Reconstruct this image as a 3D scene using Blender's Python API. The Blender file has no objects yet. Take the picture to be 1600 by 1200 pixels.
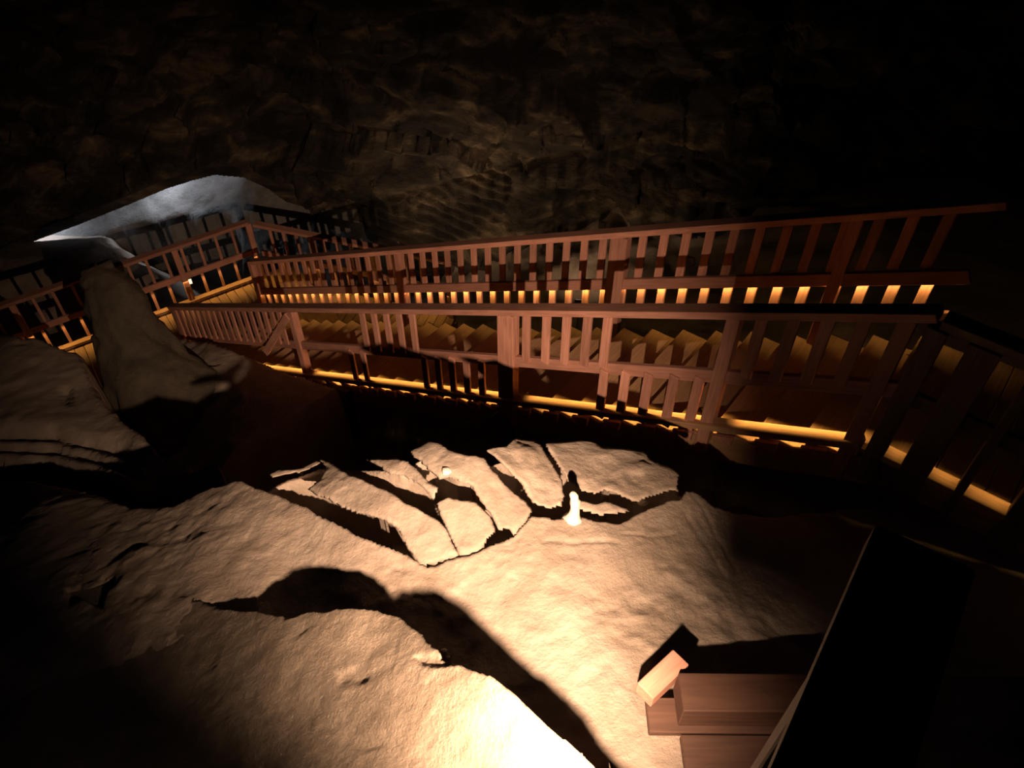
import bpy, math, random
import numpy as np
from mathutils import Vector, Matrix

random.seed(7)
sc = bpy.context.scene
COL = sc.collection

# ------------------------------------------------------------------ camera, world, exposure
F = 1240.0                       # focal length in pixels of the 1600 x 1200 frame
PITCH = math.radians(46.0)       # looking down into the chamber
cam_d = bpy.data.cameras.new('camera')
cam_d.sensor_fit = 'HORIZONTAL'
cam_d.sensor_width = 36.0
cam_d.lens = 36.0 * F / 1600.0
cam_d.clip_start = 0.05
cam_d.clip_end = 200
cam = bpy.data.objects.new('camera', cam_d)
COL.objects.link(cam)
cam.location = (0, 0, 0)
cam.rotation_euler = (math.pi / 2 - PITCH, 0, 0)
sc.camera = cam

world = bpy.data.worlds.new('world')
sc.world = world
world.use_nodes = True
world.node_tree.nodes['Background'].inputs[0].default_value = (0.45, 0.42, 0.75, 1)
world.node_tree.nodes['Background'].inputs[1].default_value = 0.0018
sc.view_settings.view_transform = 'Standard'
sc.view_settings.look = 'None'
sc.view_settings.gamma = 1.0
sc.view_settings.use_curve_mapping = False
sc.view_settings.exposure = 0.0

LAMP = Vector((0.19, 0.42, -1.80))        # the floodlight that lights the chamber
LAMP_AIM = LAMP + Vector((math.sin(math.radians(-8)) * .85, math.cos(math.radians(-8)) * .85, -.53))
LAMP_WATT = 1450.0
LED_COL = (1.0, 0.56, 0.15)
LAMP_COL = (1.0, 0.65, 0.42)

CT, ST = math.cos(PITCH), math.sin(PITCH)


def ray(u, v):
    xr = (u - 800) / F
    yu = (600 - v) / F
    return Vector((xr, CT + yu * ST, -ST + yu * CT))


def at(u, v, t):
    return ray(u, v) * t


def at_z(u, v, z):
    d = ray(u, v)
    return d * (z / d.z)


def project(P):
    """world points (n,3) -> pixel coordinates and depth"""
    d = P[:, 1] * CT - P[:, 2] * ST
    d = np.maximum(d, 0.05)
    yu = P[:, 1] * ST + P[:, 2] * CT
    return 800 + F * P[:, 0] / d, 600 - F * yu / d, d


# ------------------------------------------------------------------ materials
def new_mat(name):
    m = bpy.data.materials.new(name)
    m.use_nodes = True
    nt = m.node_tree
    return m, nt, nt.nodes['Principled BSDF']


def wood(name, c1, c2, rough=0.65, scale=9.0):
    m, nt, bs = new_mat(name)
    N, L = nt.nodes, nt.links
    tc = N.new('ShaderNodeTexCoord')
    oi = N.new('ShaderNodeObjectInfo')
    add = N.new('ShaderNodeVectorMath'); add.operation = 'ADD'
    mul = N.new('ShaderNodeVectorMath'); mul.operation = 'SCALE'; mul.inputs['Scale'].default_value = 13.0
    comb = N.new('ShaderNodeCombineXYZ')
    for k in range(3):
        L.new(oi.outputs['Random'], comb.inputs[k])
    L.new(comb.outputs[0], mul.inputs[0])
    L.new(tc.outputs['Object'], add.inputs[0])
    L.new(mul.outputs[0], add.inputs[1])
    mp = N.new('ShaderNodeMapping')
    mp.inputs['Scale'].default_value = (0.9, scale * 1.6, scale * 1.6)
    L.new(add.outputs[0], mp.inputs[0])
    n1 = N.new('ShaderNodeTexNoise'); n1.inputs['Scale'].default_value = 4.0
    n1.inputs['Detail'].default_value = 6.0; n1.inputs['Roughness'].default_value = 0.6
    L.new(mp.outputs[0], n1.inputs['Vector'])
    n2 = N.new('ShaderNodeTexNoise'); n2.inputs['Scale'].default_value = 3.0
    L.new(add.outputs[0], n2.inputs['Vector'])
    rp = N.new('ShaderNodeValToRGB')
    rp.color_ramp.elements[0].position = 0.28; rp.color_ramp.elements[0].color = (*c2, 1)
    rp.color_ramp.elements[1].position = 0.62; rp.color_ramp.elements[1].color = (*c1, 1)
    L.new(n1.outputs['Fac'], rp.inputs[0])
    hv = N.new('ShaderNodeHueSaturation')
    mr = N.new('ShaderNodeMapRange'); mr.inputs['To Min'].default_value = 0.78; mr.inputs['To Max'].default_value = 1.22
    L.new(oi.outputs['Random'], mr.inputs[0])
    L.new(mr.outputs[0], hv.inputs['Value'])
    L.new(rp.outputs[0], hv.inputs['Color'])
    mx = N.new('ShaderNodeMixRGB'); mx.blend_type = 'MULTIPLY'; mx.inputs[0].default_value = 0.45
    L.new(hv.outputs[0], mx.inputs[1])
    L.new(n2.outputs['Fac'], mx.inputs[2])
    L.new(mx.outputs[0], bs.inputs['Base Color'])
    bs.inputs['Roughness'].default_value = rough
    bp = N.new('ShaderNodeBump'); bp.inputs['Strength'].default_value = 0.25; bp.inputs['Distance'].default_value = 0.004
    L.new(n1.outputs['Fac'], bp.inputs['Height'])
    L.new(bp.outputs[0], bs.inputs['Normal'])
    return m


def rock(name, c1, c2, c3, scale=1.0, bump=0.5, rough=0.8, dist=0.03, stretch=(1, 1, 1), lo=0.3):
    m, nt, bs = new_mat(name)
    N, L = nt.nodes, nt.links
    tc = N.new('ShaderNodeTexCoord')
    mp = N.new('ShaderNodeMapping'); mp.inputs['Scale'].default_value = stretch
    L.new(tc.outputs['Object'], mp.inputs[0])
    n1 = N.new('ShaderNodeTexNoise'); n1.inputs['Scale'].default_value = 1.7 * scale
    n1.inputs['Detail'].default_value = 8; n1.inputs['Roughness'].default_value = 0.6; n1.inputs['Distortion'].default_value = 0.6
    n2 = N.new('ShaderNodeTexNoise'); n2.inputs['Scale'].default_value = 9.0 * scale
    n2.inputs['Detail'].default_value = 9; n2.inputs['Roughness'].default_value = 0.68
    n3 = N.new('ShaderNodeTexNoise'); n3.inputs['Scale'].default_value = 38.0 * scale
    n3.inputs['Detail'].default_value = 5; n3.inputs['Roughness'].default_value = 0.7
    for n in (n1, n2, n3):
        L.new(mp.outputs[0], n.inputs['Vector'])
    rp = N.new('ShaderNodeValToRGB')
    e = rp.color_ramp.elements
    e[0].position = lo; e[0].color = (*c2, 1)
    e[1].position = 0.55; e[1].color = (*c1, 1)
    e3 = e.new(0.75); e3.color = (*c3, 1)
    L.new(n1.outputs['Fac'], rp.inputs[0])
    mx = N.new('ShaderNodeMixRGB'); mx.blend_type = 'OVERLAY'; mx.inputs[0].default_value = 0.35
    L.new(rp.outputs[0], mx.inputs[1]); L.new(n2.outputs['Fac'], mx.inputs[2])
    L.new(mx.outputs[0], bs.inputs['Base Color'])
    bs.inputs['Roughness'].default_value = rough
    h = N.new('ShaderNodeMath'); h.operation = 'MULTIPLY_ADD'; h.inputs[1].default_value = 0.35
    L.new(n3.outputs['Fac'], h.inputs[0]); L.new(n2.outputs['Fac'], h.inputs[2])
    bp = N.new('ShaderNodeBump'); bp.inputs['Strength'].default_value = bump; bp.inputs['Distance'].default_value = dist
    L.new(h.outputs[0], bp.inputs['Height']); L.new(bp.outputs[0], bs.inputs['Normal'])
    return m


def plain(name, c, rough=0.5, metal=0.0):
    m, nt, bs = new_mat(name)
    N, L = nt.nodes, nt.links
    n = N.new('ShaderNodeTexNoise'); n.inputs['Scale'].default_value = 30
    rp = N.new('ShaderNodeValToRGB')
    rp.color_ramp.elements[0].color = (*[x * 0.8 for x in c], 1)
    rp.color_ramp.elements[1].color = (*c, 1)
    L.new(n.outputs['Fac'], rp.inputs[0]); L.new(rp.outputs[0], bs.inputs['Base Color'])
    bs.inputs['Roughness'].default_value = rough
    bs.inputs['Metallic'].default_value = metal
    return m


def glow(name, c, s):
    m, nt, bs = new_mat(name)
    bs.inputs['Base Color'].default_value = (*c, 1)
    bs.inputs['Emission Color'].default_value = (*c, 1)
    bs.inputs['Emission Strength'].default_value = s
    return m


M_RAIL = wood('reddish_pine', (0.62, 0.31, 0.225), (0.42, 0.18, 0.125))
M_DECK = wood('deck_pine', (0.50, 0.30, 0.16), (0.34, 0.18, 0.09))
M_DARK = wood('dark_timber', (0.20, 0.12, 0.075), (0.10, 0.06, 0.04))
M_SHADED = wood('shaded_pine', (0.125, 0.06, 0.038), (0.075, 0.034, 0.022))  # darkened pine, the dim light on the platform put into its colour
M_FLOOR = rock('salt_rock_floor', (0.35, 0.28, 0.228), (0.26, 0.20, 0.152), (0.41, 0.335, 0.275), 1.0, 0.55, 0.72, 0.03)
M_CROP = rock('salt_rock_outcrop', (0.21, 0.165, 0.125), (0.14, 0.106, 0.076), (0.27, 0.215, 0.165), 2.2, 0.7, 0.7, 0.02)
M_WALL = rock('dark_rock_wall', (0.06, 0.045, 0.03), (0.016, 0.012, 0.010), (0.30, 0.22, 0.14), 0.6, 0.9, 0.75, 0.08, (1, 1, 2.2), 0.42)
M_DIM = rock('dark_brown_rock', (0.10, 0.08, 0.055), (0.045, 0.036, 0.028), (0.15, 0.12, 0.085), 1.0, 0.7, 0.8, 0.04)  # darker brown than the floor rock
M_PALE = rock('pale_rock', (0.22, 0.21, 0.20), (0.12, 0.12, 0.105), (0.32, 0.31, 0.31), 0.8, 0.8, 0.7, 0.05, (1, 1, 1))
M_SALT = rock('white_salt', (0.80, 0.72, 0.60), (0.72, 0.62, 0.5), (0.88, 0.82, 0.72), 3.0, 0.5, 0.5, 0.01)
M_METAL = plain('grey_metal', (0.25, 0.25, 0.26), 0.4, 0.8)
M_LED = glow('led_strip', LED_COL, 0.2)
M_LENS = glow('lamp_lens', LAMP_COL, 40.0)
M_COOL = glow('cool_lamp', (0.80, 0.86, 1.0), 12.0)


# ------------------------------------------------------------------ object helpers
def tag(o, label=None, cat=None, group=None, kind=None):
    if label: o['label'] = label
    if cat: o['category'] = cat
    if group: o['group'] = group
    if kind: o['kind'] = kind
    return o


def thing(name, loc, label, cat, group=None):
    o = bpy.data.objects.new(name, None)
    o.empty_display_size = 0.1
    COL.objects.link(o)
    o.location = loc
    return tag(o, label, cat, group)


_box = {}


def box_mesh(lx, ly, lz, b=0.004):
    """bevelled box, long axis = local X, shared between alike pieces"""
    key = (round(lx, 4), round(ly, 4), round(lz, 4), b)
    if key in _box:
        return _box[key]
    import bmesh
    bm = bmesh.new()
    bmesh.ops.create_cube(bm, size=1.0)
    bmesh.ops.scale(bm, vec=(lx, ly, lz), verts=bm.verts)
    bb = min(b, 0.2 * min(lx, ly, lz))
    bmesh.ops.bevel(bm, geom=bm.edges[:], offset=bb, segments=1, affect='EDGES')
    me = bpy.data.meshes.new('board')
    bm.to_mesh(me); bm.free()
    _box[key] = me
    return me


def put(name, me, mat, parent, M):
    """link a mesh at world matrix M under its thing"""
    if not me.materials:
        me.materials.append(mat)
    o = bpy.data.objects.new(name, me)
    COL.objects.link(o)
    if me.materials[0] is not mat:
        o.material_slots[0].link = 'OBJECT'
        o.material_slots[0].material = mat
    if parent is not None:
        o.parent = parent
        p = parent
        off = Vector((0, 0, 0))
        while p is not None:
            off = off + p.matrix_basis.to_translation() if p.parent is None else off
            if p.parent is not None:
                # a part: use its full matrix
                o.matrix_basis = (world_of(parent)).inverted() @ M
                return o
            p = p.parent
        o.matrix_basis = Matrix.Translation(-off) @ M
    else:
        o.matrix_basis = M
    return o


def world_of(o):
    m = o.matrix_basis.copy()
    p = o.parent
    while p is not None:
        m = p.matrix_basis @ m
        p = p.parent
    return m


def frame(p, q, up=Vector((0, 0, 1))):
    p, q, up = Vector(p), Vector(q), Vector(up)
    x = (q - p).normalized()
    y = up.cross(x)
    if y.length < 1e-4:
        y = Vector((0, 1, 0)).cross(x)
    y.normalize()
    z = x.cross(y)
    M = Matrix((x, y, z)).transposed().to_4x4()
    M.translation = (p + q) / 2
    return M, (q - p).length


def bar(name, p, q, w, h, mat, parent=None, up=Vector((0, 0, 1)), b=0.004):
    """timber from p to q; w across (horizontal), h along up"""
    M, ln = frame(p, q, up)
    return put(name, box_mesh(ln, w, h, b), mat, parent, M)


def mesh_obj(name, verts, faces, mat, parent=None, smooth=False, origin=(0, 0, 0)):
    me = bpy.data.meshes.new(name)
    o3 = np.array(origin, float)
    V = (np.asarray(verts, float) - o3)
    me.from_pydata(V.tolist(), [], faces if isinstance(faces, list) else faces.tolist())
    me.materials.append(mat)
    if smooth:
        me.polygons.foreach_set('use_smooth', [True] * len(me.polygons))
    me.update()
    o = bpy.data.objects.new(name, me)
    COL.objects.link(o)
    if parent is not None:
        o.parent = parent
        o.matrix_basis = world_of(parent).inverted() @ Matrix.Translation(origin)
    else:
        o.location = origin
    return o


# ------------------------------------------------------------------ noise and shape tools for the rock
_rng = np.random.RandomState(11)
_LAT = _rng.rand(256, 256)


def vnoise(x, y):
    xi = np.floor(x).astype(int); yi = np.floor(y).astype(int)
    fx = x - xi; fy = y - yi
    fx = fx * fx * (3 - 2 * fx); fy = fy * fy * (3 - 2 * fy)
    a = _LAT[xi % 256, yi % 256]; b = _LAT[(xi + 1) % 256, yi % 256]
    c = _LAT[xi % 256, (yi + 1) % 256]; d = _LAT[(xi + 1) % 256, (yi + 1) % 256]
    return (a * (1 - fx) + b * fx) * (1 - fy) + (c * (1 - fx) + d * fx) * fy - 0.5


def fbm(x, y, o=5, g=0.5):
    s = 0; a = 1
    for k in range(o):
        s = s + a * vnoise(x * 2 ** k + 17.3 * k, y * 2 ** k + 9.1 * k)
        a *= g
    return s


def facets(x, y, seed, tilt=0.5, off=0.3):
    """broken rock: every cell is a tilted flat facet"""
    r = np.random.RandomState(seed)
    ox = r.rand(64, 64); oy = r.rand(64, 64); oh = r.rand(64, 64) - .5
    tx = (r.rand(64, 64) - .5) * 2; ty = (r.rand(64, 64) - .5) * 2
    xi = np.floor(x).astype(int); yi = np.floor(y).astype(int)
    best = np.full(x.shape, 1e9); out = np.zeros(x.shape)
    for dx in (-1, 0, 1):
        for dy in (-1, 0, 1):
            cx = xi + dx; cy = yi + dy
            i, j = cx % 64, cy % 64
            px = cx + ox[i, j]; py = cy + oy[i, j]
            d = (x - px) ** 2 + (y - py) ** 2
            v = off * oh[i, j] + tilt * (tx[i, j] * (x - px) + ty[i, j] * (y - py))
            m = d < best
            best = np.where(m, d, best); out = np.where(m, v, out)
    return out


def sdf_poly(u, v, poly):
    """signed distance to a closed outline, negative inside"""
    P = np.array(poly, float)
    d = np.full(u.shape, 1e9)
    inside = np.zeros(u.shape, bool)
    n = len(P)
    for i in range(n):
        ax, ay = P[i]; bx, by = P[(i + 1) % n]
        ex, ey = bx - ax, by - ay
        t = np.clip(((u - ax) * ex + (v - ay) * ey) / (ex * ex + ey * ey + 1e-9), 0, 1)
        d = np.minimum(d, np.hypot(u - ax - t * ex, v - ay - t * ey))
        c = ((ay > v) != (by > v)) & (u < (bx - ax) * (v - ay) / (by - ay + 1e-12) + ax)
        inside ^= c
    return np.where(inside, -d, d)


def dist_line(u, v, pts):
    d = np.full(u.shape, 1e9)
    for (ax, ay), (bx, by) in zip(pts[:-1], pts[1:]):
        ex, ey = bx - ax, by - ay
        t = np.clip(((u - ax) * ex + (v - ay) * ey) / (ex * ex + ey * ey + 1e-9), 0, 1)
        d = np.minimum(d, np.hypot(u - ax - t * ex, v - ay - t * ey))
    return d


def sstep(a, b, x):
    t = np.clip((x - a) / (b - a), 0, 1)
    return t * t * (3 - 2 * t)


def rbf(ctrl):
    """smooth surface through (x, y, z) control points"""
    C = np.array(ctrl, float)
    n = len(C)
    D = np.hypot(C[:, None, 0] - C[None, :, 0], C[:, None, 1] - C[None, :, 1])
    A = np.zeros((n + 3, n + 3))
    A[:n, :n] = D + 0.0 * np.eye(n)
    A[:n, n] = 1; A[:n, n + 1:] = C[:, :2]
    A[n, :n] = 1; A[n + 1:, :n] = C[:, :2].T
    w = np.linalg.solve(A, np.r_[C[:, 2], 0, 0, 0])

    def f(x, y):
        z = w[n] + w[n + 1] * x + w[n + 2] * y
        for i in range(n):
            z = z + w[i] * np.sqrt((x - C[i, 0]) ** 2 + (y - C[i, 1]) ** 2 + 0.02)
        return z
    return f


def grid_faces(nx, ny, keep=None):
    i, j = np.meshgrid(np.arange(nx - 1), np.arange(ny - 1), indexing='ij')
    a = i * ny + j
    f = np.stack([a, a + ny, a + ny + 1, a + 1], -1).reshape(-1, 4)
    if keep is not None:
        f = f[keep[f].all(1)]
    return f


def fast_mesh(name, V, Fq, mat, smooth=True):
    me = bpy.data.meshes.new(name)
    used = np.zeros(len(V), bool); used[Fq.ravel()] = True
    idx = np.cumsum(used) - 1
    V = V[used]; Fq = idx[Fq]
    me.vertices.add(len(V)); me.vertices.foreach_set('co', V.astype(np.float32).ravel())
    me.loops.add(Fq.size); me.loops.foreach_set('vertex_index', Fq.astype(np.int32).ravel())
    me.polygons.add(len(Fq))
    me.polygons.foreach_set('loop_start', np.arange(0, Fq.size, 4, dtype=np.int32))
    me.polygons.foreach_set('loop_total', np.full(len(Fq), 4, dtype=np.int32))
    me.polygons.foreach_set('use_smooth', np.full(len(Fq), smooth, dtype=bool))
    me.materials.append(mat)
    me.update(calc_edges=True)
    o = bpy.data.objects.new(name, me)
    COL.objects.link(o)
    return o


# ------------------------------------------------------------------ the stair line (used by the ground too)
E1 = Vector((math.cos(math.radians(-38)), math.sin(math.radians(-38)), 0))   # uphill, horizontal
NN = Vector((-E1.y, E1.x, 0))                                                # across, away from the rock floor
O3 = Vector((1.1017, 5.7362, -5.1523))                                       # a nosing on the far side
RUN, RISE = 0.30, 0.1558
SL = RISE / RUN
WID = 1.324
KB, KT = -22, 8                                                              # lowest and highest step


def S(k, b, h):
    """stair space: k steps uphill, b metres across (0 far, -WID near), h above the nosing line"""
    return O3 + E1 * (k * RUN) + NN * b + Vector((0, 0, k * RISE + h))


# ------------------------------------------------------------------ rock floor
T_CTRL = [tuple(at(u, v, t)) for u, v, t in [
    (1000, 1090, 3.32), (950, 1180, 3.06), (820, 1120, 3.32), (760, 1000, 3.72), (720, 940, 3.9), (900, 950, 3.74), (893, 805, 4.25),
    (570, 712, 4.54), (640, 703, 4.42), (670, 687, 4.48), (715, 705, 4.32), (757, 712, 4.28), (805, 684, 4.52), (870, 690, 4.64), (925, 688, 4.84),
    (1005, 710, 4.78), (1085, 747, 4.5), (780, 790, 4.2), (500, 716, 4.85), (440, 722, 4.9), (480, 800, 4.45),
    (560, 880, 4.12), (690, 890, 4.0), (470, 880, 4.2), (1110, 800, 4.4), (1150, 930, 4.0), (1060, 1000, 3.65), (1200, 1100, 3.45),
    (1350, 900, 4.6), (1400, 1100, 3.6), (1250, 800, 5.2),
    (330, 780, 4.8), (380, 880, 4.15), (200, 800, 5.0), (60, 780, 5.5), (100, 900, 4.4), (300, 1000, 3.75),
    (550, 1060, 3.5), (100, 1150, 3.5), (400, 1180, 3.2), (650, 1180, 3.1),
    (60, 700, 7.0), (60, 600, 8.0), (30, 525, 8.7), (180, 690, 7.1), (140, 600, 8.1), (300, 700, 6.3), (-150, 560, 9.0), (-150, 900, 5.8)]]
surfT = rbf(T_CTRL)

# outline, in the photograph, of the terrace that the floodlight washes over
TERRACE = [(-700, 430), (-100, 505), (0, 520), (60, 528), (125, 545), (150, 600), (190, 655), (245, 690), (330, 692), (352, 735), (385, 754),
           (430, 766), (460, 780), (500, 801), (540, 821), (565, 836), (600, 847), (632, 860), (665, 880), (715, 866), (745, 860), (766, 847), (800, 834),
           (830, 805), (845, 804), (868, 809), (890, 803), (905, 804), (935, 812), (966, 812), (994, 799), (1015, 787), (1040, 782), (1058, 782),
           (1066, 768), (1078, 764), (1094, 770), (1118, 788), (1200, 806), (1330, 790), (1500, 800),
           (2400, 800), (2400, 2600), (-700, 2600)]
SLABZONE = [(400, 760), (425, 742), (495, 716), (570, 714), (622, 714), (642, 706), (670, 690), (690, 693), (715, 711), (757, 718), (790, 698), (806, 685), (835, 687), (870, 693),
            (925, 691), (965, 707), (1003, 711), (1020, 727), (1045, 732), (1060, 744), (1075, 770), (1060, 800), (900, 830), (700, 900), (560, 860)]
# flat plates of rock lying beyond the terrace edge, divided by black gaps
SLABS = [
    [(478, 764), (520, 785), (560, 803), (600, 815), (618, 826), (636, 860), (655, 885), (720, 872), (708, 845), (700, 828), (688, 812), (675, 804), (655, 793),
     (633, 783), (615, 770), (580, 752), (545, 735), (515, 719), (495, 714), (508, 727), (498, 745)],
    [(565, 713), (620, 711), (640, 720), (655, 735), (668, 750), (687, 760), (682, 768), (680, 782), (668, 770), (650, 755), (630, 742), (605, 738), (590, 725)],
    [(680, 784), (700, 775), (720, 780), (745, 783), (752, 792), (768, 808), (776, 832), (766, 845), (750, 866), (718, 872), (701, 838), (690, 814), (684, 798)],
    [(637, 705), (670, 687), (690, 690), (700, 698), (720, 706), (740, 712), (757, 716), (765, 728), (780, 745), (800, 765), (825, 782), (834, 801), (808, 838),
     (795, 829), (778, 831), (768, 808), (748, 780), (738, 763), (720, 757), (700, 745), (685, 748), (668, 738), (655, 722)],
    [(756, 703), (790, 695), (805, 682), (835, 684), (846, 694), (866, 726), (881, 751), (883, 778), (878, 792), (860, 796), (835, 789), (825, 775), (815, 757),
     (795, 740), (775, 722)],
    [(849, 692), (870, 690), (925, 688), (940, 699), (965, 704), (1005, 708), (1022, 724), (1045, 728), (1062, 742), (1058, 765), (1035, 770), (1012, 776),
     (993, 783), (975, 776), (945, 766), (930, 771), (905, 763), (889, 756), (871, 728)],
    [(903, 777), (930, 784), (945, 780), (970, 788), (990, 797), (965, 803), (935, 804), (899, 796)],
    [(420, 741), (440, 732), (470, 727), (495, 717), (503, 721), (480, 733), (455, 738), (425, 746)],
]
CLEFTS = [
    ([(-60, 712), (60, 712), (100, 724), (180, 733), (260, 715), (340, 697), (430, 716), (442, 735), (400, 742), (330, 760), (270, 788), (200, 790),
      (130, 766), (60, 750), (-60, 750)], 0.60),
    ([(92, 610), (104, 605), (108, 622), (114, 634), (102, 630)], 0.06),
    ([(98, 916), (140, 910), (172, 897), (176, 908), (160, 928), (158, 948), (130, 935), (104, 944)], 0.05),
]
GROOVES = [([(1060, 755), (1100, 800), (1130, 850), (1150, 890)], 3, .03), ([(1070, 800), (1105, 850), (1135, 900)], 3, .03),
           ([(960, 715), (1000, 728), (1030, 745)], 3, .03), ([(880, 698), (905, 696)], 3, .025), ([(935, 718), (957, 730)], 2.5, .03),
           ([(850, 848), (900, 852), (965, 848)], 4, .04), ([(975, 832), (1010, 838), (1055, 832)], 3, .03),
           ([(1020, 765), (1050, 745)], 3, .03), ([(795, 900), (806, 903), (811, 908)], 2.5, .04), ([(650, 872), (658, 885)], 3, .05)]


def relief(x, y):
    r = 0.05 * fbm(x * 1.3, y * 1.3, 4) + 0.014 * fbm(x * 7, y * 7, 4) + 0.012 * facets(x * 1.6, y * 1.6, 3, .3, .3)
    return r + 0.005 * facets(x * 7, y * 7, 5, .5, .5) + .02 * sstep(.02, .3, fbm(x * 2.1 + 9, y * 3.4, 5)) * fbm(x * 11, y * 11, 3)


def axis(pts):
    out = []
    for (a, b, st) in pts:
        out.append(np.arange(a, b, st))
    return np.concatenate(out)


gx = axis([(-16, -6, .12), (-6, -2.6, .045), (-2.6, 1.9, .0125), (1.9, 3.2, .05), (3.2, 9, .15)])
gy = axis([(-1.5, .8, .1), (.8, 4.3, .0125), (4.3, 7.5, .04), (7.5, 10.2, .07), (10.2, 15.5, .15)])
X, Y = np.meshgrid(gx, gy, indexing='ij')
x = X.ravel(); y = Y.ravel()
zT = surfT(x, y)
u, v, dep = project(np.stack([x, y, zT], 1))
wu = u + 7 * fbm(x * 5, y * 5, 4); wv = v + 7 * fbm(x * 5 + 40, y * 5 + 7, 4)
sd = sdf_poly(wu, wv, TERRACE)
sd = np.where(y < 1.2, -50, sd)
zT = zT + relief(x, y)
near = dep < 9.5
ch = 0
for poly, dpt in CLEFTS:
    uu = u + 0.5 * (wu - u); vv = v + 0.5 * (wv - v)
    s = sdf_poly(uu, vv, poly)
    wd = -float(s.min()) * 2 * .75
    far = s
    for q in (.33, .66, 1.0):
        far = np.minimum(far, sdf_poly(uu - .5 * wd * q, vv + wd * q, poly))
    ch = np.maximum(ch, dpt * np.maximum(sstep(0.5, -3, s), sstep(1, -1.1 * wd, far)) * near)
for pts, wd, dp in GROOVES:
    ch = np.maximum(ch, dp * .25 * sstep(wd * 1.2, 0, dist_line(wu, wv, pts)) * near)
zT = zT - ch
# ground that follows the stairs down, behind the terrace
a = (x - O3.x) * E1.x + (y - O3.y) * E1.y
b = (x - O3.x) * NN.x + (y - O3.y) * NN.y
k = a / RUN
zU = O3.z + np.clip(k, KB, KT) * RISE - 0.32 - 1.2 * sstep(-13, -6, k) + 0.55 * sstep(2, 6, k)
zU = zU - 0.30 * np.clip(-WID - b, 0, 2.5) - 1.2 * sstep(-.2, 1.5, b) - .6 * sstep(-20, -26, k)
zU = zU + 0.45 * fbm(x * .8 + 3, y * .8, 5) + 0.12 * facets(x * 1.2, y * 1.2, 9, .4, .5)
lim = O3.z + np.clip(k, KB, KT) * RISE - 0.24
zU = np.where(b > -WID - .25, np.minimum(zU, lim), zU)
# a bank of rock pressed against the lower half of the railing near the foot of the stairs
off = -WID - .16 - b
bank = O3.z + np.clip(k, KB - 2, KT) * RISE + .63 - .36 * np.clip(off - .1, 0, 9) - 2.5 * sstep(-9.5, -7.8, k) - 1.6 * sstep(-21, -25, k)
bank = bank + .22 * fbm(x * 1.1, y * 1.1, 5) + .06 * facets(x * 1.7, y * 1.7, 14, .5, .6) + .03 * fbm(x * 6, y * 6, 3)
zU = np.where(off > 0, np.maximum(zU, bank - 1.2 * sstep(.06, 0, off)), zU)
wgt = sstep(-4, 2, sd)
# bed added under the plates against light leaks, then the drop to the stairs
sdz = sdf_poly(u, v, SLABZONE)
bed = np.where(sdz < 0, zT - .8 + .70 * sstep(-13, -5, sdz), np.minimum(zU, zT - .9))
z = zT * (1 - wgt) + bed * wgt
floor = fast_mesh('floor', np.stack([x, y, z], 1), grid_faces(len(gx), len(gy)), M_FLOOR)
tag(floor, 'cracked salt rock floor washed by the floodlight', kind='structure')

# plates: flat top, sides undercut so no lamp light shows in the gaps
for n_, poly in enumerate(SLABS):
    W = np.array([surf_hit for surf_hit in [tuple(at(u_, v_, 4.9)) for u_, v_ in poly]])
    lox, hix = W[:, 0].min() - .35, W[:, 0].max() + .35
    loy, hiy = W[:, 1].min() - .9, W[:, 1].max() + .6
    sx = np.arange(lox, hix, .011); sy = np.arange(loy, hiy, .011)
    X, Y = np.meshgrid(sx, sy, indexing='ij')
    x = X.ravel(); y = Y.ravel()
    z = surfT(x, y)
    u, v, dep = project(np.stack([x, y, z], 1))
    q = 3.2
    wu = u + q * fbm(x * 9, y * 9, 4); wv = v + q * fbm(x * 9 + 40, y * 9 + 7, 4)
    sd = sdf_poly(wu, wv, poly)
    z = z + relief(x, y) + .004 - .012 * sstep(-5, 0, sd)
    inside = sd < 0
    m = inside.reshape(len(sx), len(sy))
    ring = np.zeros_like(m)
    for dx in (-1, 0, 1):
        for dy in (-1, 0, 1):
            ring |= np.roll(np.roll(m, dx, 0), dy, 1)
    ring = (ring & ~m).ravel()
    ring2 = np.zeros_like(m); rm = ring.reshape(m.shape) | m
    for dx in (-1, 0, 1):
        for dy in (-1, 0, 1):
            ring2 |= np.roll(np.roll(rm, dx, 0), dy, 1)
    ring2 = (ring2 & ~rm).ravel()
    sT = sdf_poly(u, v, TERRACE)
    z = z - .03 * sstep(4, -6, sT)
    cx_, cy_ = x[inside].mean(), y[inside].mean()
    skirt = ring | ring2
    x = np.where(skirt, cx_ + .06 * (x - cx_), x); y = np.where(skirt, cy_ + .06 * (y - cy_) + .08, y)
    zs = surfT(x, y)
    z = np.where(ring, zs - .09, np.where(ring2, zs - 1.0, z))
    ring = skirt
    so_ = fast_mesh('rock_slab', np.stack([x, y, z], 1), grid_faces(len(sx), len(sy), inside | ring), M_FLOOR)
    so_.parent = floor

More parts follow.
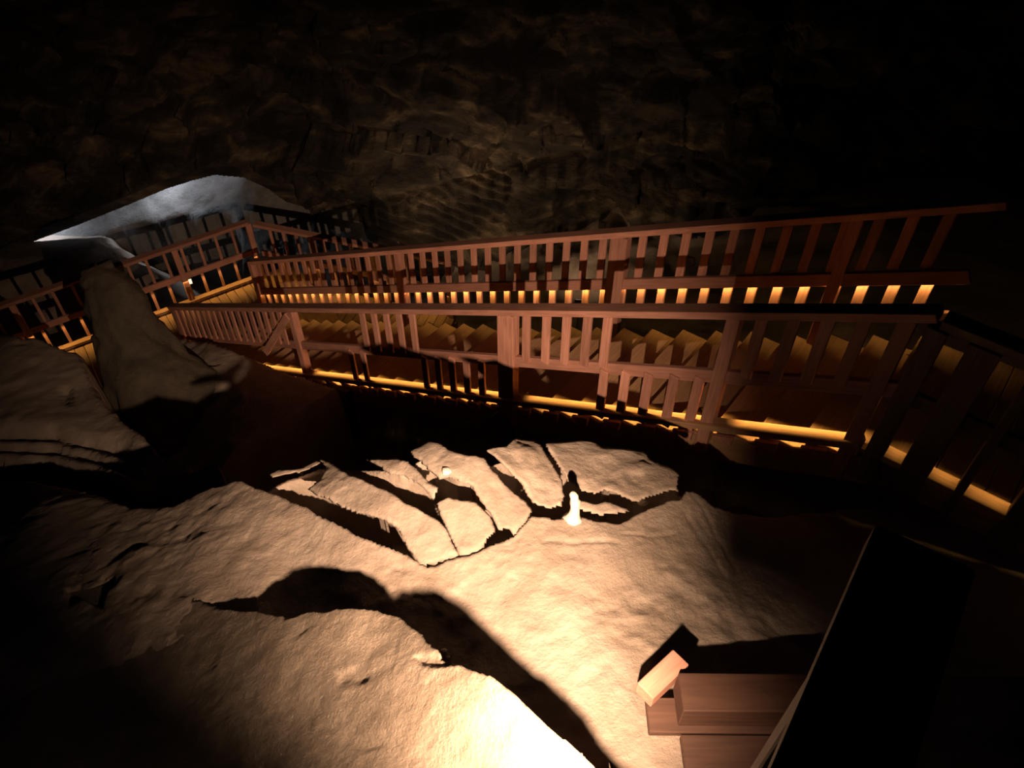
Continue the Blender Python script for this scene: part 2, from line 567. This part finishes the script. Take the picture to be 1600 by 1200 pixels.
# ------------------------------------------------------------------ rock outcrop in front, whose rim throws the long soft shadow
CROP = [(-500, 905), (-100, 900), (150, 905), (300, 935), (400, 955), (450, 962), (480, 955), (520, 949), (560, 948), (590, 951), (620, 962), (645, 975),
        (658, 985), (668, 998), (685, 1012), (690, 1022), (720, 1035), (745, 1045), (770, 1051), (793, 1068), (815, 1088), (840, 1115),
        (870, 1140), (900, 1168), (935, 1200), (985, 1260), (1040, 1400), (900, 2300), (-900, 2300)]
cx = axis([(-3.4, -1.4, .03), (-1.4, .75, .0085)])
cy = axis([(-.6, .7, .05), (.7, 2.6, .0085)])
X, Y = np.meshgrid(cx, cy, indexing='ij')
x = X.ravel(); y = Y.ravel()
surfC = rbf([tuple(at(u, v, t)) for u, v, t in [
    (450, 962, 3.55), (520, 949, 3.38), (600, 955, 3.29), (642, 975, 3.18), (690, 1022, 2.84), (770, 1051, 2.58), (823, 1092, 2.50), (873, 1142, 2.45), (928, 1200, 2.38),
    (985, 1260, 2.32), (800, 1150, 2.55), (700, 1120, 2.72), (600, 1060, 3.02), (700, 1200, 2.62), (500, 1100, 3.10), (420, 1000, 3.45), (420, 1180, 2.98),
    (300, 1050, 3.52), (280, 960, 3.95), (150, 1100, 3.55), (100, 930, 4.35), (0, 1200, 3.3), (800, 1400, 2.2), (300, 1400, 2.5)]])
z0 = surfC(x, y)
u, v, dep = project(np.stack([x, y, z0], 1))
wu = u + 9 * fbm(x * 9, y * 9, 5); wv = v + 9 * fbm(x * 9 + 40, y * 9 + 7, 5)
sd = sdf_poly(wu, wv, CROP)
z = z0 + 0.02 * fbm(x * 2.2, y * 2.2, 4) + 0.008 * fbm(x * 9, y * 9, 5, .55) + 0.004 * facets(x * 9, y * 13, 21, .6, .6)
hole = sstep(6, -8, sdf_poly(wu, wv, [(528, 1052), (560, 1046), (578, 1056), (570, 1068), (535, 1070)]))
hole = np.maximum(hole, sstep(4, -3, sdf_poly(wu, wv, [(652, 1030), (690, 1020), (720, 1032), (700, 1036), (660, 1038)])))
hole = np.maximum(hole, .5 * sstep(6, -6, sdf_poly(wu, wv, [(440, 1080), (520, 1110), (600, 1170), (560, 1175), (480, 1120)])))
z = z - 0.02 * hole - .95 * sstep(-3, 14, sd)
keep = sd < 45
crop = fast_mesh('rock_outcrop', np.stack([x, y, z], 1), grid_faces(len(cx), len(cy), keep), M_CROP)
tag(crop, 'rough rock outcrop with overexposed rim right beside the floodlight', 'rock')

# ------------------------------------------------------------------ far wall with the low arched opening
ARCH = [(-900, 640), (-300, 500), (-60, 428), (0, 402), (60, 372), (120, 350), (200, 318), (260, 293), (300, 280), (335, 271), (380, 275), (420, 293), (450, 315),
        (470, 337), (482, 362), (492, 420), (520, 700), (-900, 900)]
wx = axis([(-15, -12, .06), (-12, -3, .018), (-3, 13, .045)]); wz = axis([(-13, -11.2, .06), (-11.2, -7.6, .018), (-7.6, -4, .045), (-4, 3, .12)])
X, Z = np.meshgrid(wx, wz, indexing='ij')
x = X.ravel(); zz = Z.ravel()
yb = 13.2 - .02 * x + .10 * (zz + 8)
yb = yb + 1.5 * fbm(x * .22 + 5, zz * .3, 4) + 1.2 * facets(x * .5 + .25 * zz, zz * .95, 31, .55, .6) + .42 * facets(x * 1.3, zz * 2.6, 32, .7, .6)
yb = yb + .16 * fbm(x * 3, zz * 5, 4)
u, v, dep = project(np.stack([x, yb, zz], 1))
tool = sstep(8, -8, sdf_poly(u + 10 * fbm(x * 3, zz * 3, 3), v, [(585, 305), (640, 298), (720, 285), (800, 268), (790, 320), (775, 350), (740, 400), (600, 400), (575, 350)]))
g = np.sin((zz + x * .38 + .12 * fbm(x * 2, zz * 2, 3)) * 30)
tool2 = sstep(8, -8, sdf_poly(u, v, [(960, 262), (1110, 245), (1170, 262), (1160, 285), (1060, 282)]))
smooth_y = 12.9 - .05 * x + .25 * (zz + 9)
yb = np.where(True, yb * (1 - .85 * tool) + .85 * tool * smooth_y, yb) - .11 * g * tool - .07 * g * tool2
yb = np.maximum(yb, 11.75)
u, v, dep = project(np.stack([x, yb, zz], 1))
sd = sdf_poly(u, v, ARCH)
sm = sstep(75, 15, sd)
yb = yb * (1 - sm) + sm * (13.0 + .25 * fbm(x * .6, zz * .6, 3))
u, v, dep = project(np.stack([x, yb, zz], 1))
sd = sdf_poly(u, v, ARCH)
# rim of the opening curls back
yb = yb + .9 * sstep(14, -14, sd)
u2, v2, dep = project(np.stack([x, yb, zz], 1))
keep = sdf_poly(u2, v2, ARCH) > -3
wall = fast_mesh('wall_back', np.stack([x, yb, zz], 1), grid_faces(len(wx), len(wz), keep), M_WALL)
tag(wall, 'dark quarried rock wall behind the stairs', kind='structure')

# pale rock lying deeper inside the opening
px = np.arange(-14, -2.2, .05); py = np.arange(10.9, 17.5, .05)
X, Y = np.meshgrid(px, py, indexing='ij')
x = X.ravel(); y = Y.ravel()
z = -10.4 + .56 * (y - 11.2) + .30 * np.minimum(x + 5.5, 0) + .30 * fbm(x * .5, y * .5 + 3, 4) + .10 * facets(x * .7 + .3 * y, y * .9, 41, .4, .4) + .05 * fbm(x * 3, y * 3, 4)
u, v, dep = project(np.stack([x, y, z], 1))
wv = v + 14 * fbm(x * 1.2, y * 1.2, 4)
low_ = sdf_poly(u, wv, [(-900, 820), (-300, 560), (-60, 468), (0, 442), (100, 394), (200, 354), (280, 335), (362, 336), (372, 352), (376, 420), (470, 432), (520, 460), (520, 900), (-900, 1200)])
z = z - 2.0 * sstep(6, -22, low_)  # lower part dropped out of the lamps' light, leaving a lit band
pale = fast_mesh('floor_lower', np.stack([x, y, z], 1), grid_faces(len(px), len(py)), M_PALE)
tag(pale, 'pale rock inside the arched opening lit by cool lamps', kind='structure')

# ------------------------------------------------------------------ the long staircase
stairs = thing('staircase', S(-1, -WID / 2, -.6), 'long wooden staircase running down beside the rock floor', 'staircase')
for k in range(KB, KT + 1):
    p = S(k, -WID + .02, -.02) + E1 * (RUN * .5); q = S(k, 0.0, -.02) + E1 * (RUN * .5)
    bar('tread', p, q, RUN + .03, .04, M_DECK, stairs)
    if k < KT:
        p2 = S(k, -WID + .05, -.02 + RISE / 2) + E1 * (RUN * 1.0); q2 = S(k, -.03, -.02 + RISE / 2) + E1 * (RUN * 1.0)
        bar('riser', p2 + E1 * .02, q2 + E1 * .02, .02, RISE - .05, M_DECK, stairs)
slope_up = (Vector((0, 0, 1)) - E1 * SL).normalized()
for b, nm in ((-.05, 'stringer'), (-WID + .06, 'stringer')):
    bar(nm, S(KB + .5, b, -.25), S(KT + .6, b, -.25), .06, .22, M_DECK, stairs, slope_up)
kerb = bar('kerb_board', S(KB + .4, -WID - .02, .07), S(KT + .1, -WID - .02, .07), .11, .05, M_DECK, stairs, slope_up)
for k in range(-9, KT):
    # triangles standing in for light leaks under the kerb board, one to a step
    p = S(k, -WID - .035, -.04)
    V = []
    for off in (0, .03):
        for (da, dh) in ((0, 0), (.16, .08), (.155, -.02)):
            V.append(p + E1 * da + NN * off + Vector((0, 0, dh)))
    mesh_obj('light_triangle', [tuple(w) for w in V], [(0, 1, 2), (5, 4, 3), (0, 3, 4, 1), (1, 4, 5, 2), (2, 5, 3, 0)], M_RAIL, stairs, origin=tuple(p))
for k in (-1.4, -9.5):
    for b in (-WID + .0, -.1):
        bar('support_post', S(k, b, -1.75), S(k, b, -.12), .11, .11, M_DARK, stairs, E1)
bar('brace', S(-3.2, -WID - .02, -.62), S(-1.5, -WID - .02, -.12), .07, .07, M_DARK, stairs)


def baluster(parent, p, q, w=.075, d=.026, mat=None):
    bar('baluster', p, q, w, d, mat or M_RAIL, parent, NNup)


NNup = NN
HT, HM = 1.15, .593


def stair_rail(name, b, k0, k1, label, posts, uppers, lowers, side, bottom):
    r = thing(name, S((k0 + k1) / 2, b, 0), label, 'railing')
    bar('top_rail', S(k0, b, HT - .03), S(k1, b, HT - .03), .12, .055, M_RAIL, r, slope_up)
    bar('mid_rail', S(k0, b, HM - .05), S(k1, b, HM - .05), .04, .105, M_RAIL, r, slope_up)
    if bottom:
        bar('bottom_rail', S(k0, b, .2), S(k1, b, .2), .04, .06, M_RAIL, r, slope_up)
    led = bar('led_strip', S(k0, b, HM - .105), S(k1, b, HM - .105), .016, .005, M_LED, r, slope_up)
    for k, w in posts:
        bar('post', S(k, b, -.25), S(k, b, HT - .05), .09 if w == 1 else .17, .09, M_RAIL, r, NN)
    for k in uppers:
        bar('baluster', S(k, b - side * .03, HM - .02), S(k, b - side * .03, HT - .05), .075, .026, M_RAIL, r, NN)
    for k in lowers:
        bar('baluster', S(k, b - side * .03, .0 if not bottom else .17), S(k, b - side * .03, HM - .06), .075, .026, M_RAIL, r, NN)
    return r, led


def led_area(name, parent, p, q, watt, width=.03, tilt=None, spread=100):
    ln = (Vector(q) - Vector(p)).length
    d = bpy.data.lights.new(name, 'AREA')
    d.shape = 'RECTANGLE'; d.size = ln; d.size_y = width
    d.energy = watt * ln
    d.color = LED_COL
    d.spread = math.radians(spread)
    o = bpy.data.objects.new(name, d); COL.objects.link(o)
    xax = (Vector(q) - Vector(p)).normalized()
    down = tilt.normalized() if tilt is not None else Vector((0, 0, -1))
    zax = (-down - xax * (-down).dot(xax)).normalized()
    yax = zax.cross(xax)
    M = Matrix((xax, yax, zax)).transposed().to_4x4(); M.translation = (Vector(p) + Vector(q)) / 2
    o.parent = parent
    o.matrix_basis = world_of(parent).inverted() @ M
    return o


def k_of(u, b, h):
    """step number whose point (b, h) is seen at picture column u"""
    lo, hi = -30.0, 12.0
    for _ in range(50):
        m = (lo + hi) / 2
        P = S(m, b, h)
        d = P.y * CT - P.z * ST
        if 800 + F * P.x / d < u: lo = m
        else: hi = m
    return lo


NB = -WID - .0
up = [k_of(c, NB, .9) for c in (826, 857, 888, 920, 951)]
stepk = (up[4] - up[0]) / 4
up += [k_of(1185, NB, .9) + i * stepk for i in range(0, 4)]
up += [k_of(572, NB, .9) + i * stepk for i in range(0, 5)]
kk = k_of(455, NB, .9)
while kk > KB + .5:
    kk -= stepk * .86
    up.append(kk)
low = [k_of(c, NB, .35) for c in (945, 978, 1013, 1052, 1090)]
low += [k_of(668, NB, .35) + i * stepk for i in range(5)]
low += [k_of(556, NB, .3), k_of(574, NB, .3)]
posts = [(k_of(794, NB, .9), 2), (k_of(1128, NB, .6), 1), (k_of(463, NB, .8), 1), (KB + .2, 1), (k_of(1350, NB, .3), 1)]
rail_near, led_n = stair_rail('stair_railing', NB, KB, KT + .3, 'reddish wooden stair railing on the rock floor side with gaps between balusters', posts, up, low, 1, False)
kp = k_of(463, NB, .8)
bar('brace', S(kp - .15, NB - .04, 1.02), S(kp - 2.1, NB - .12, .46), .09, .03, M_RAIL, rail_near, NN)
led_area('led_light', rail_near, S(KB, NB + .0, HM - .125), S(KT + .3, NB + .0, HM - .125), 2.3, tilt=Vector((0, 0, -1)) + NN * .12, spread=36)

fu = []
kk = KB + 1.0
while kk < KT:
    fu.append(kk); kk += .66
fl = [q + .2 for q in fu]
fposts = [(k_of(968, 0, .9), 2), (k_of(625, 0, .9), 1), (KB + .6, 1), (k_of(1330, 0, .9), 1)]
rail_far, led_f = stair_rail('stair_railing', 0.0, KB + .6, KT + .3, 'reddish wooden stair railing on the wall side with close-set balusters', fposts, fu, fl, -1, True)
led_area('led_light', rail_far, S(KB + .6, -.028, HM - .115), S(KT + .3, -.028, HM - .115), 1.8, .012, Vector((0, 0, -1)) + NN * .8, 140)

# ------------------------------------------------------------------ lower landing and boardwalk
ZD = S(KB, 0, 0).z - .02
CF = at_z(385, 345, ZD + HT); CF.z = ZD                 # far corner of the walkway
LF = at_z(0, 475, ZD + HT); LF.z = ZD
BD = (LF - CF).normalized()                              # along the boardwalk, toward the rock
BN = Vector((BD.y, -BD.x, 0))
if BN.y > 0: BN = -BN                                    # across, toward the camera
BW = 1.35
walk = thing('boardwalk', CF + BD * 2 + BN * .6, 'lit plank boardwalk at the foot of the staircase', 'boardwalk')
for i in range(44):
    s = -.55 + i * .145
    p = CF + BD * s - BN * .06; q = CF + BD * s + BN * (BW + (.5 if s < .8 else 0))
    bar('plank', p + Vector((0, 0, -.025)), q + Vector((0, 0, -.025)), .138, .045, M_DECK, walk)
bar('joist', CF - BD * .6 + BN * .12 + Vector((0, 0, -.13)), CF + BD * 5.8 + BN * .12 + Vector((0, 0, -.13)), .08, .16, M_DECK, walk)
bar('joist', CF - BD * .6 + BN * (BW - .1) + Vector((0, 0, -.13)), CF + BD * 5.8 + BN * (BW - .1) + Vector((0, 0, -.13)), .08, .16, M_DECK, walk)
bar('kerb_board', CF + BN * .02 + Vector((0, 0, .05)), CF + BD * 5.8 + BN * .02 + Vector((0, 0, .05)), .10, .05, M_DECK, walk)
for s in (.4, 2.6, 4.8):
    for w in (.12, BW - .1):
        bar('support_post', CF + BD * s + BN * w + Vector((0, 0, -2.4)), CF + BD * s + BN * w + Vector((0, 0, -.2)), .12, .12, M_DARK, walk, BD)


def level_rail(name, p, q, label, spacing, inward, watt, posts=(0., 1.), lower=True):
    p, q = Vector(p), Vector(q)
    d = (q - p); ln = d.length; d.normalize()
    r = thing(name, (p + q) / 2, label, 'railing')
    Zv = Vector((0, 0, 1))
    bar('top_rail', p + Zv * (HT - .03), q + Zv * (HT - .03), .12, .055, M_RAIL, r)
    bar('mid_rail', p + Zv * (HM - .05), q + Zv * (HM - .05), .04, .105, M_RAIL, r)
    bar('led_strip', p + Zv * (HM - .105), q + Zv * (HM - .105), .016, .005, M_LED, r)
    for f in posts:
        c = p + d * (ln * f)
        bar('post', c + Zv * -.02, c + Zv * (HT - .05), .09, .09, M_RAIL, r, inward)
    n = int(ln / spacing)
    for i in range(1, n):
        c = p + d * (i * ln / n) - inward * .03
        bar('baluster', c + Zv * (HM - .02), c + Zv * (HT - .05), .045, .03, M_RAIL, r, inward)
        if lower:
            c = c + d * .1
            bar('baluster', c + Zv * .06, c + Zv * (HM - .06), .045, .03, M_RAIL, r, inward)
    led_area('led_light', r, p + Zv * (HM - .125) + inward * .04, q + Zv * (HM - .125) + inward * .04, watt)
    return r


level_rail('boardwalk_railing', CF, CF + BD * 5.8, 'reddish wooden railing along the boardwalk, partly hidden by the rock pillar', .27, BN, 1.7, (0., .21, .45, .62, .8, 1.))
RT = at_z(600, 387, ZD + HT); RT.z = ZD
WD = (RT - CF).normalized(); WN = Vector((WD.y, -WD.x, 0))
if WN.y > 0: WN = -WN
walk2 = thing('walkway', CF + WD * 1.2 + WN * .4, 'narrow plank walkway leading behind the stairs from the boardwalk corner', 'walkway')
for i in range(22):
    s = .45 + i * .145
    bar('plank', CF + WD * s + Vector((0, 0, -.025)) - WN * .06, CF + WD * s + WN * .75 + Vector((0, 0, -.025)), .138, .045, M_DECK, walk2)
for w in (.05, .65):
    bar('joist', CF + WD * .4 + WN * w + Vector((0, 0, -.13)), CF + WD * 3.6 + WN * w + Vector((0, 0, -.13)), .08, .16, M_DECK, walk2)
    bar('support_post', CF + WD * 2.4 + WN * w + Vector((0, 0, -2.4)), CF + WD * 2.4 + WN * w + Vector((0, 0, -.2)), .12, .12, M_DARK, walk2, WD)
level_rail('walkway_railing', CF + WD * .14, CF + WD * 3.5, 'reddish wooden railing of the walkway behind the stairs', .24, WN, .6, (.3, .62, 1.))

# ------------------------------------------------------------------ upper landing past the top step
ZU0 = S(KT, 0, 0).z + .02
land = thing('upper_landing', S(KT + 3, -WID / 2, -.1), 'dim plank landing at the top of the staircase', 'landing')


def SL_(a, b, h):
    P = S(KT, b, 0) + E1 * a
    P.z = ZU0 + h
    return P


for i in range(14):
    a_ = RUN + .09 + i * .145
    bar('plank', SL_(a_, -WID - .05, -.03), SL_(a_, .05, -.03), .138, .045, M_DECK, land)
bar('kerb_board', SL_(.10, -WID - .02, .07), SL_(2.5, -WID - .02, .07), .11, .05, M_DECK, land)
for b in (-.05, -WID + .06):
    bar('joist', SL_(.35, b, -.15), SL_(2.4, b, -.15), .07, .18, M_DECK, land)
for a_ in (.55, 2.2):
    for b in (-.05, -WID + .06):
        bar('support_post', SL_(a_, b, -1.6), SL_(a_, b, -.24), .11, .11, M_DARK, land, E1)
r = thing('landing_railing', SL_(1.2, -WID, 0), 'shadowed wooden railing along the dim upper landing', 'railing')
bar('top_rail', SL_(.12, -WID, HT - .03), SL_(2.5, -WID, HT - .03), .12, .055, M_DARK, r)  # same railing in darker timber, its shade put into the colour
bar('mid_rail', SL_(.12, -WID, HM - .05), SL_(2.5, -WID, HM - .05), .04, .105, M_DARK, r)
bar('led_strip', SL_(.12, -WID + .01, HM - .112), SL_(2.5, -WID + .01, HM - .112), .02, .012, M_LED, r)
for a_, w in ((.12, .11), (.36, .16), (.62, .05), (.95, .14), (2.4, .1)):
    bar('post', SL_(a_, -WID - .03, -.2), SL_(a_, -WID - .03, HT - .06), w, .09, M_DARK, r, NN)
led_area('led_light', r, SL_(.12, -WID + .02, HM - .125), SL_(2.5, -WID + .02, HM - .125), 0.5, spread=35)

# ------------------------------------------------------------------ rock pillar in front of the boardwalk
def rock_lump(name, rings, mat, seed, label, cat, seg=48, amp=.19):
    """stack of rings (centre, half sizes) skinned into a rough rock"""
    V = []; Fc = []
    n = len(rings)
    c0 = Vector(rings[0][0])
    lv = []
    sub = 6
    for i in range(n - 1):
        for s in range(sub):
            t = s / sub
            (p, rx, ry), (q, qx, qy) = rings[i], rings[i + 1]
            lv.append((Vector(p).lerp(Vector(q), t), rx + (qx - rx) * t, ry + (qy - ry) * t))
    lv.append((Vector(rings[-1][0]), rings[-1][1], rings[-1][2]))
    for i, (c, rx, ry) in enumerate(lv):
        for j in range(seg):
            an = 2 * math.pi * j / seg
            nz = float(fbm(np.array([math.cos(an) * 1.3 + seed]), np.array([math.sin(an) * 1.3 + i * .16]), 4)[0])
            fz = float(facets(np.array([j * 8.0 / seg + seed]), np.array([i * .33]), 60 + seed, .5, .6)[0])
            k_ = 1 + amp * 2.2 * nz + amp * .9 * fz
            V.append((c.x + rx * k_ * math.cos(an), c.y + ry * k_ * math.sin(an), c.z + .04 * nz))
    m = len(lv)
    for i in range(m - 1):
        for j in range(seg):
            a_ = i * seg + j; b_ = i * seg + (j + 1) % seg
            Fc.append((a_, b_, b_ + seg, a_ + seg))
    V.append(tuple(lv[-1][0] + Vector((0, 0, .03)))); top = len(V) - 1
    for j in range(seg):
        Fc.append(((m - 1) * seg + j, (m - 1) * seg + (j + 1) % seg, top))
    Fc.append(tuple(reversed(range(seg))))
    o = mesh_obj(name, V, Fc, mat, None, True, tuple(c0))
    return tag(o, label, cat)


rock_lump('rock_pillar', [(at(285, 650, 9.6), .70, .6), (at(235, 585, 9.6), .52, .5), (at(195, 530, 9.6), .40, .40), (at(178, 480, 9.6), .31, .34),
                          (at(160, 437, 9.6), .24, .28), (at(152, 420, 9.6), .16, .16)], M_DIM, 5,
          'leaning dark rock pillar in front of the boardwalk railing', 'rock')

# ------------------------------------------------------------------ small things on the rock floor
def ground_hit(u_, v_):
    d = ray(u_, v_)
    dg = bpy.context.evaluated_depsgraph_get()
    ok, loc, nor, *_ = sc.ray_cast(dg, Vector((0, 0, 0)) + d * .5, d.normalized())
    return loc


bpy.context.view_layer.update()
p = ground_hit(894, 811)
V = []; Fc = []
prof = [(.055, -.04), (.050, .0), (.037, .02), (.029, .06), (.026, .10), (.028, .14), (.025, .165), (.020, .185), (.022, .215), (.013, .23)]
sg = 14
for i, (r_, h) in enumerate(prof):
    for j in range(sg):
        an = 2 * math.pi * j / sg
        k_ = 1 + .35 * float(fbm(np.array([math.cos(an) * 2 + 9]), np.array([math.sin(an) * 2 + h * 14]), 3)[0])
        V.append((p.x + r_ * k_ * math.cos(an) + .01 * math.sin(h * 17), p.y + r_ * k_ * math.sin(an), p.z + h))
for i in range(len(prof) - 1):
    for j in range(sg):
        Fc.append((i * sg + j, i * sg + (j + 1) % sg, (i + 1) * sg + (j + 1) % sg, (i + 1) * sg + j))
Fc.append(tuple((len(prof) - 1) * sg + j for j in range(sg))); Fc.append(tuple(reversed(range(sg))))
tag(mesh_obj('salt_stub', V, Fc, M_SALT, None, True, tuple(p)), 'small white salt stub standing on the cracked floor', 'salt stub')


def pebble(u_, v_, r_, seed, label, mat=None):
    p = ground_hit(u_, v_)
    import bmesh
    bm = bmesh.new()
    bmesh.ops.create_icosphere(bm, subdivisions=2, radius=1)
    rr = random.Random(seed)
    ax = (rr.uniform(.8, 1.3), rr.uniform(.7, 1.1), rr.uniform(.5, .8))
    for w in bm.verts:
        f_ = 1 + .35 * float(fbm(np.array([w.co.x * 1.5 + seed]), np.array([w.co.y * 1.5 + w.co.z]), 3)[0])
        w.co = Vector((w.co.x * ax[0], w.co.y * ax[1], w.co.z * ax[2])) * (r_ * f_)
    me = bpy.data.meshes.new('pebble'); bm.to_mesh(me); bm.free()
    me.materials.append(mat or M_SALT)
    o = bpy.data.objects.new('salt_lump', me); COL.objects.link(o)
    o.location = p + Vector((0, 0, r_ * .25))
    tag(o, label, 'stone')


pebble(698, 737, .028, 3, 'bright salt lump lying on a lit slab between two clefts')
pebble(694, 1017, .016, 4, 'tiny bright stone on the outcrop rim beside the soft shadow')
pebble(700, 1027, .009, 5, 'tiny grain next to the bright stone on the outcrop rim')
pebble(1005, 785, .03, 6, 'pale stone at the fork of the jagged crack near the salt stub')
pebble(515, 721, .022, 8, 'pale stone at the top corner of the long slab', None)

# ------------------------------------------------------------------ platform corner with kerb timbers, beside the floodlight
ZP = at(992, 1095, 3.2).z
PC = at_z(992, 1095, ZP)
PL = (at_z(1090, 1200, ZP) - PC).normalized()            # left edge, toward the camera
PR = (at_z(1205, 1097, ZP) - PC).normalized()            # far edge, to the right
plat = thing('timber_platform', PC + PR * .6 + PL * .4, 'timber platform corner in the shade beside the floodlight', 'platform')
for i in range(9):
    p = PC + PL * (.07 + i * .145 / max(.3, abs(PL.dot(Vector((-PR.y, PR.x, 0)))))) 
    bar('plank', p + Vector((0, 0, -.02)), p + PR * 1.9 + Vector((0, 0, -.02)), .138, .04, M_SHADED, plat)
bar('kerb_beam', PC + PR * .14 + PL * .03 + Vector((0, 0, .075)), PC + PR * 1.8 + PL * .03 + Vector((0, 0, .075)), .15, .15, M_SHADED, plat)
for s in (.25, 1.6):
    bar('support_post', PC + PR * s + PL * .2 + Vector((0, 0, -.7)), PC + PR * s + PL * .2 + Vector((0, 0, -.04)), .12, .12, M_DARK, plat, PR)
q0 = at_z(1006, 1086, ZP + .05); q1 = at_z(1062, 1033, ZP + .05)
bar('kerb_block', q0, q1, .085, .085, M_RAIL, plat)

# handrail in the foreground, seen from above
ZH = -.90
h0 = (at_z(1347, 848, ZH) + at_z(1527, 888, ZH)) / 2
h1 = (at_z(1180, 1190, ZH) + at_z(1450, 1190, ZH)) / 2
wd = (at_z(1347, 848, ZH) - at_z(1527, 888, ZH)).length * .88
hd = (h1 - h0).normalized()
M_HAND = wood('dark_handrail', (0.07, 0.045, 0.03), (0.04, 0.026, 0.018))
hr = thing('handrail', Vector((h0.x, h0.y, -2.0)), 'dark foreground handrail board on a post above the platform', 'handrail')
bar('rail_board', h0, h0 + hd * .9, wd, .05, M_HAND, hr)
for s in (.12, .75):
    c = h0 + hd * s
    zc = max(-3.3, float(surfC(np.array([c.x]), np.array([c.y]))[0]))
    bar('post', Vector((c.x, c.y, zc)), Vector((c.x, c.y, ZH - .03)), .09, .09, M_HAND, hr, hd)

# ------------------------------------------------------------------ floodlight below the frame
fl = thing('floodlight', LAMP + Vector((.0, -.12, -.25)), 'grey floodlight on a short pole aimed along the rock floor', 'floodlight')
ad = (LAMP_AIM - LAMP).normalized()
bar('housing', LAMP - ad * .16, LAMP - ad * .045, .08, .16, M_METAL, fl)
bar('lens', LAMP - ad * .045, LAMP - ad * .036, .07, .13, M_LENS, fl)
sd_ = ad.cross(Vector((0, 0, 1))).normalized(); upv = sd_.cross(ad)
bar('added_flap', LAMP - ad * .04 + sd_ * .042 + upv * .036, LAMP + ad * .125 + sd_ * .042 + upv * .036, .006, .165, M_METAL, fl, upv)  # unseen flap, added to cut the lamp's light on the right
bar('added_flap', LAMP - ad * .04 - sd_ * .056, LAMP + ad * .094 - sd_ * .056, .006, .20, M_METAL, fl, upv)  # unseen flap, added to dim the rock at far left
vis = LAMP + Vector((ad.x, ad.y, 0)).normalized() * .15 - Vector((0, 0, .15 * math.tan(math.radians(17))))
bar('added_top_flap', LAMP - ad * .05 + upv * .09, vis, .26, .006, M_METAL, fl)  # unseen plate, added to hold lamp light off the upper wall
c = LAMP - ad * .1
zc = float(surfC(np.array([c.x]), np.array([c.y]))[0])
bar('pole', Vector((c.x, c.y, zc - .02)), Vector((c.x, c.y, c.z - .06)), .04, .04, M_METAL, fl, Vector((0, 1, 0)))
sp = bpy.data.lights.new('flood_light', 'SPOT')
sp.energy = LAMP_WATT; sp.color = LAMP_COL
sp.spot_size = math.radians(102); sp.spot_blend = 1.0; sp.shadow_soft_size = .023
so = bpy.data.objects.new('flood_light', sp); COL.objects.link(so)
so.parent = fl
so.matrix_basis = world_of(fl).inverted() @ (Matrix.Translation(LAMP) @ (-ad).to_track_quat('Z', 'Y').to_matrix().to_4x4())


# ------------------------------------------------------------------ cool lamps inside the opening, small fixtures behind the rails
def cool_lamp(pos, watt, label, aim):
    t = thing('tube_lamp', pos, label, 'lamp')
    bar('housing', Vector(pos) + Vector((-.3, 0, .06)), Vector(pos) + Vector((.3, 0, .06)), .09, .06, M_METAL, t)
    bar('tube', Vector(pos) + Vector((-.27, 0, .015)), Vector(pos) + Vector((.27, 0, .015)), .03, .03, M_COOL, t)
    d = bpy.data.lights.new('tube_light', 'AREA'); d.shape = 'RECTANGLE'; d.size = .55; d.size_y = .05
    d.energy = watt; d.color = (.80, .87, 1.0)
    o = bpy.data.objects.new('tube_light', d); COL.objects.link(o)
    o.parent = t
    dv = (Vector(aim) - Vector(pos)).normalized()
    o.matrix_basis = Matrix.Translation((0, 0, -.02)) @ (-dv).to_track_quat('Z', 'Y').to_matrix().to_4x4()


cool_lamp((-4.9, 14.6, -7.4), 26, 'cool white tube lamp hidden in the arched opening behind the boardwalk corner', (-4.7, 13.4, -8.9))
cool_lamp((-7.4, 14.5, -8.3), 20, 'cool white tube lamp midway along the arched opening', (-7.3, 13.3, -9.8))
cool_lamp((-10.2, 14.3, -9.3), 20, 'cool white tube lamp at the low end of the arched opening', (-10.1, 13.2, -10.6))


def uplight(u_, v_, t_, aim, watt, label, size=75):
    p = at(u_, v_, t_)
    t = thing('uplight', p + Vector((0, 0, -1.6)), label, 'lamp')
    dv = (Vector(aim) - p).normalized()
    bar('housing', p - dv * .12, p - dv * .02, .14, .10, M_METAL, t)
    bar('lens', p - dv * .02, p - dv * .012, .12, .08, M_WARM, t)
    bar('stake', p + Vector((0, .02, -1.7)) - dv * .07, p + Vector((0, .02, -.04)) - dv * .07, .03, .03, M_METAL, t, Vector((0, 1, 0)))
    d = bpy.data.lights.new('up_light', 'SPOT'); d.energy = watt; d.color = (1.0, .66, .38)
    d.spot_size = math.radians(size * 1.5); d.spot_blend = 1.0; d.shadow_soft_size = .04
    o = bpy.data.objects.new('up_light', d); COL.objects.link(o)
    o.parent = t
    o.matrix_basis = world_of(t).inverted() @ (Matrix.Translation(p) @ (-dv).to_track_quat('Z', 'Y').to_matrix().to_4x4())


M_WARM = glow('warm_lens', (1.0, .75, .5), 1.5)
uplight(640, 434, 13.5, (-1.0, 13.2, -8.2), 130, 'small uplight behind the stair railing washing the tool-marked wall')
uplight(905, 470, 12.6, (1.6, 13.2, -7.6), 75, 'small uplight glinting between balusters under the far stair rail')
uplight(294, 441, 13.6, (0, 0, -1.0), 1.5, 'small bright lamp glinting between balusters of the boardwalk railing')
